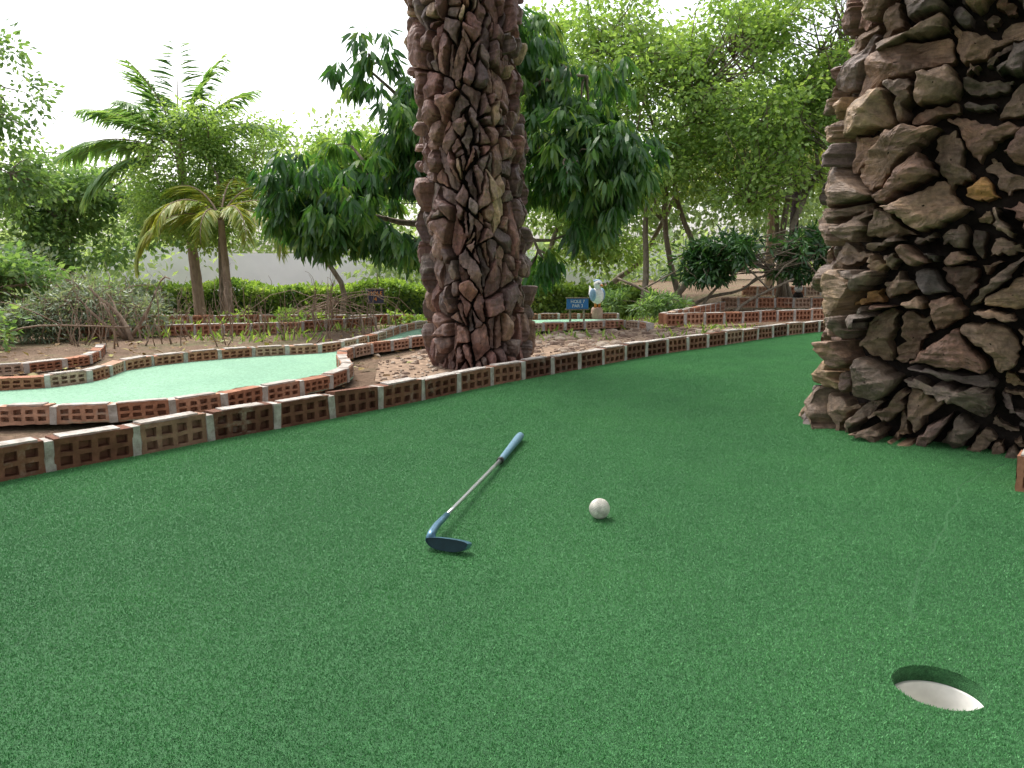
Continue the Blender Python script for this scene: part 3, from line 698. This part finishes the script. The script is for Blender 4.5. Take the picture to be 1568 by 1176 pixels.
# distant tree mass
r=np.random.default_rng(60); ells=[]
for x in np.arange(-19,20,1.4):
    y=20.6+r.random()*5
    top=3.0+r.random()*1.3 if x<-8 else (3.6+r.random()*1.8 if x<-2.5 else (4.5+r.random()*2.0))
    ells.append((x,y,top*.45,1.7,1.3,top*.55))
    if top>5: ells.append((x+.6,y+1,top*.8,1.8,1.3,1.4))
for x in np.arange(-17,6,1.1):      # bushes in front of the wall, leaving a gap
    if -6.6<x<-3.6: continue
    ells.append((x,17.6+r.random()*.8,.25+.2*r.random(),.9,.6,.75+.3*r.random()))
C,Nn=sample_crown(ells,3600,r,.5,.5,-.15,7.)
lp=22; n=len(C)*lp; off=r.normal(size=(n,3)); P=np.repeat(C,lp,0)+off*.25
cl=np.repeat(r.random(len(C)),lp)
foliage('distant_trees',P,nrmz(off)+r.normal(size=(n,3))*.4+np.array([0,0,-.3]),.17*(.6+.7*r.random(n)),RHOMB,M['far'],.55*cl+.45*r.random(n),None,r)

# leaf litter and ground cover
n=5000; x=-6+12*r.random(n); y=2.6+8*r.random(n); P=np.stack([x,y,th(x,y)+.008],-1)
k=~inside(P[:,:2],PO)&~inside(P[:,:2],np.array(mint)); P=P[k]
foliage('leaf_litter',P,np.stack([r.normal(size=len(P)),r.normal(size=len(P)),r.normal(size=len(P))*.2],-1),.05*(.4+.8*r.random(len(P))),RHOMB,leaf_mat('litter',[(0,(.12,.07,.03)),(.7,(.3,.2,.1)),(1,(.3,.32,.1))],.1,.02),r.random(len(P)),None,r,.3)
n=11000; x=-7+9*r.random(n); y=5.3+6*r.random(n); kk=np.array([noise.noise(Vector((a*1.4,c*1.4,3)))>-.05 for a,c in zip(x,y)]); x=x[kk];y=y[kk]
P=np.stack([x,y,th(x,y)],-1)
k=~inside(P[:,:2],PO)&~inside(P[:,:2],np.array(mint)); P=P[k]
foliage('ground_cover',P,r.normal(size=(len(P),3))*.5+np.array([0,0,1.]),.07*(.4+.9*r.random(len(P))),LANCE,M['hedge'],r.random(len(P)),None,r,1.)

# pebbles in bed behind the pillar
b=MB(); rr=random.Random(5)
bed=[(-.35,3.35),(-.62,3.5),(-.72,4.2),(-.5,4.8),(0,5.5),(.35,5.95),(.95,6.2),(2.2,6.2),(1.7,5.7),(1.1,5.0),(.5,4.3),(0,3.75)]
sheet('gravel_bed',bed,-.006,simple('dry_earth',(.34,.24,.17),.95,.1,0,30,.6))
BP=np.array(bed); cnt=0
while cnt<1300:
    x=-.8+3.1*rr.random(); y=3.3+3*rr.random()
    if not inside(np.array([(x,y)]),BP)[0]: continue
    s=.005+.02*rr.random()**3*(1.5 if y>4.6 else .6); b.ellip((x,y,-.003),(s*rr.uniform(.8,1.6),s*rr.uniform(.8,1.3),s*.6),0,rr.random(),7,4); cnt+=1
b.obj('gravel_stones',[M['pebble']],False)

# ------------------------------------------------------------------ wall, signs, statue
b=MB(); zt=.72
b.box((-18,19.2,-1.2),(-7.0,19.4,zt+.15)); b.box((-6.997,19.2,-1.2),(4,19.4,zt))
for x in np.arange(-17,4,2.5): b.box((x-.15,19.12,-1.2),(x+.15,19.195,zt+.05))
b.obj('garden_wall',[M['wall']])
def sign(name,x,y,zc,w,h,mb,mt,lines,rot=0):
    par=empty(name,(x,y,0)); par.rotation_euler=(0,0,rot); g=float(th(x,y))-.03
    b=MB(); b.box((-w/2,-.008,zc-h/2),(w/2,.008,zc+h/2),0); o=b.obj('board',[mb],False,par,.003)
    b=MB(); b.box((-w/2-.008,-.012,zc+h/2),(w/2+.008,.012,zc+h/2+.01)); b.box((-w/2-.008,-.012,zc-h/2-.01),(w/2+.008,.012,zc-h/2))
    for s in ((-.32,.32)): b.box((s*w-.008,.0085,g),(s*w+.008,.022,zc+h/2-.01))
    b.obj('posts',[M['bark']],False,par)
    for i,t in enumerate(lines):
        c=bpy.data.curves.new('lettering','FONT'); c.body=t; c.size=h*.42; c.align_x='CENTER'; c.extrude=.001
        o=bpy.data.objects.new('lettering',c); COL.objects.link(o); o.parent=par; o.location=(0,-.0105,zc+h*.08-i*h*.42); o.rotation_euler=(math.pi/2,0,0); c.materials.append(mt)
sign('hole_sign',-1.42,8.2,.17,.17,.14,M['navy'],M['orange'],['HOLE','4'])
sign('hole_sign',.57,6.85,.165,.19,.09,M['blue'],M['white'],['HOLE 7','PAR 3'],.1)
# painted bird statue
par=empty('bird_statue',(.80,7.4,.05)); par.rotation_euler=(0,0,.7)
b=MB()
b.tube([(0,0,-.3),(0,0,.03),(0,0,.05)],[.06,.055,.045],14,3)
b.tube([(-.02,0,.05),(-.02,0,.10)],[.012,.012],8,2); b.tube([(.03,0,.05),(.03,0,.10)],[.012,.012],8,2)
b.ellip((0,0,.16),(.065,.06,.08),0); b.ellip((-.005,-.015,.265),(.042,.042,.045),0)
b.tube([(0,0,.19),(0,-.01,.25)],[.038,.026],12,0)
b.ellip((.06,0,.17),(.016,.045,.06),1); b.ellip((-.06,0,.17),(.016,.04,.06),1)
b.tube([(-.005,-.045,.26),(-.010,-.085,.252)],[.016,.004],10,2)
b.ellip((0,0,.297),(.038,.04,.018),1); b.ellip((.02,-.05,.275),(.007,.005,.008),4); b.ellip((-.03,-.05,.275),(.007,.005,.008),4)
b.tube([(.0,.04,.14),(.02,.10,.18),(.03,.13,.25)],[.03,.026,.006],8,0)
b.obj('figure',[M['white'],M['paleblue'],M['orange'],M['redp'],M['black']],True,par)
par=empty('garden_lantern',(3.45,9.5,.1)); b=MB()
b.tube([(0,0,-.1),(0,0,.03),(0,0,.06)],[.07,.06,.04],12,1); b.ellip((0,0,.11),(.05,.05,.055),0); b.tube([(0,0,.145),(0,0,.16),(0,0,.2)],[.085,.075,.015],14,1); b.obj('lantern_body',[M['white'],M['core']],True,par)
# power lines
b=MB()
for px in (-16,6):
    b.tube([(px,17,-1),(px,17,5 if px<0 else 3.6)],[.1,.08],10); b.box((px-.6,16.93,4.2 if px<0 else 3.2),(px+.6,17.07,4.3 if px<0 else 3.3))
for k in range(4):
    b.tube([(-16+22*t,16.9,3.6-.18*k-1.6*t*.7-.9*math.sin(math.pi*t)+.2) for t in np.linspace(0,1,24)],[.009]*24,5)
b.obj('power_line',[M['core']])

# ------------------------------------------------------------------ camera, light
cam=bpy.data.cameras.new('camera'); co_=bpy.data.objects.new('camera',cam); COL.objects.link(co_)
co_.location=(0,0,.53); co_.rotation_euler=(math.radians(81.1),0,0); cam.lens=27.55; cam.sensor_width=36; cam.clip_start=.02; cam.clip_end=1500
scene.camera=co_
EL=math.radians(58); AZ=math.radians(-35)
S=Vector((math.sin(AZ)*math.cos(EL),math.cos(AZ)*math.cos(EL),math.sin(EL)))
l=bpy.data.lights.new('sun','SUN'); l.energy=2.6; l.angle=math.radians(25); l.color=(1,.96,.88)
lo=bpy.data.objects.new('sun',l); COL.objects.link(lo); lo.rotation_euler=S.to_track_quat('Z','Y').to_euler()
w=bpy.data.worlds.new('World'); scene.world=w; w.use_nodes=True; nt=w.node_tree; nt.nodes.clear()
sky=nt.nodes.new('ShaderNodeTexSky'); sky.sky_type='NISHITA'; sky.sun_disc=False; sky.sun_elevation=EL; sky.sun_rotation=AZ; sky.dust_density=4; sky.air_density=1.2
hs=nt.nodes.new('ShaderNodeHueSaturation'); hs.inputs['Saturation'].default_value=.3; hs.inputs['Value'].default_value=2.3
bg=nt.nodes.new('ShaderNodeBackground'); bg.inputs[1].default_value=.15; wo=nt.nodes.new('ShaderNodeOutputWorld')
nt.links.new(sky.outputs[0],hs.inputs['Color']); nt.links.new(hs.outputs[0],bg.inputs[0]); nt.links.new(bg.outputs[0],wo.inputs[0])
scene.view_settings.view_transform='Standard'; scene.view_settings.look='None'; scene.view_settings.exposure=0
print('done',time.time()-T0)
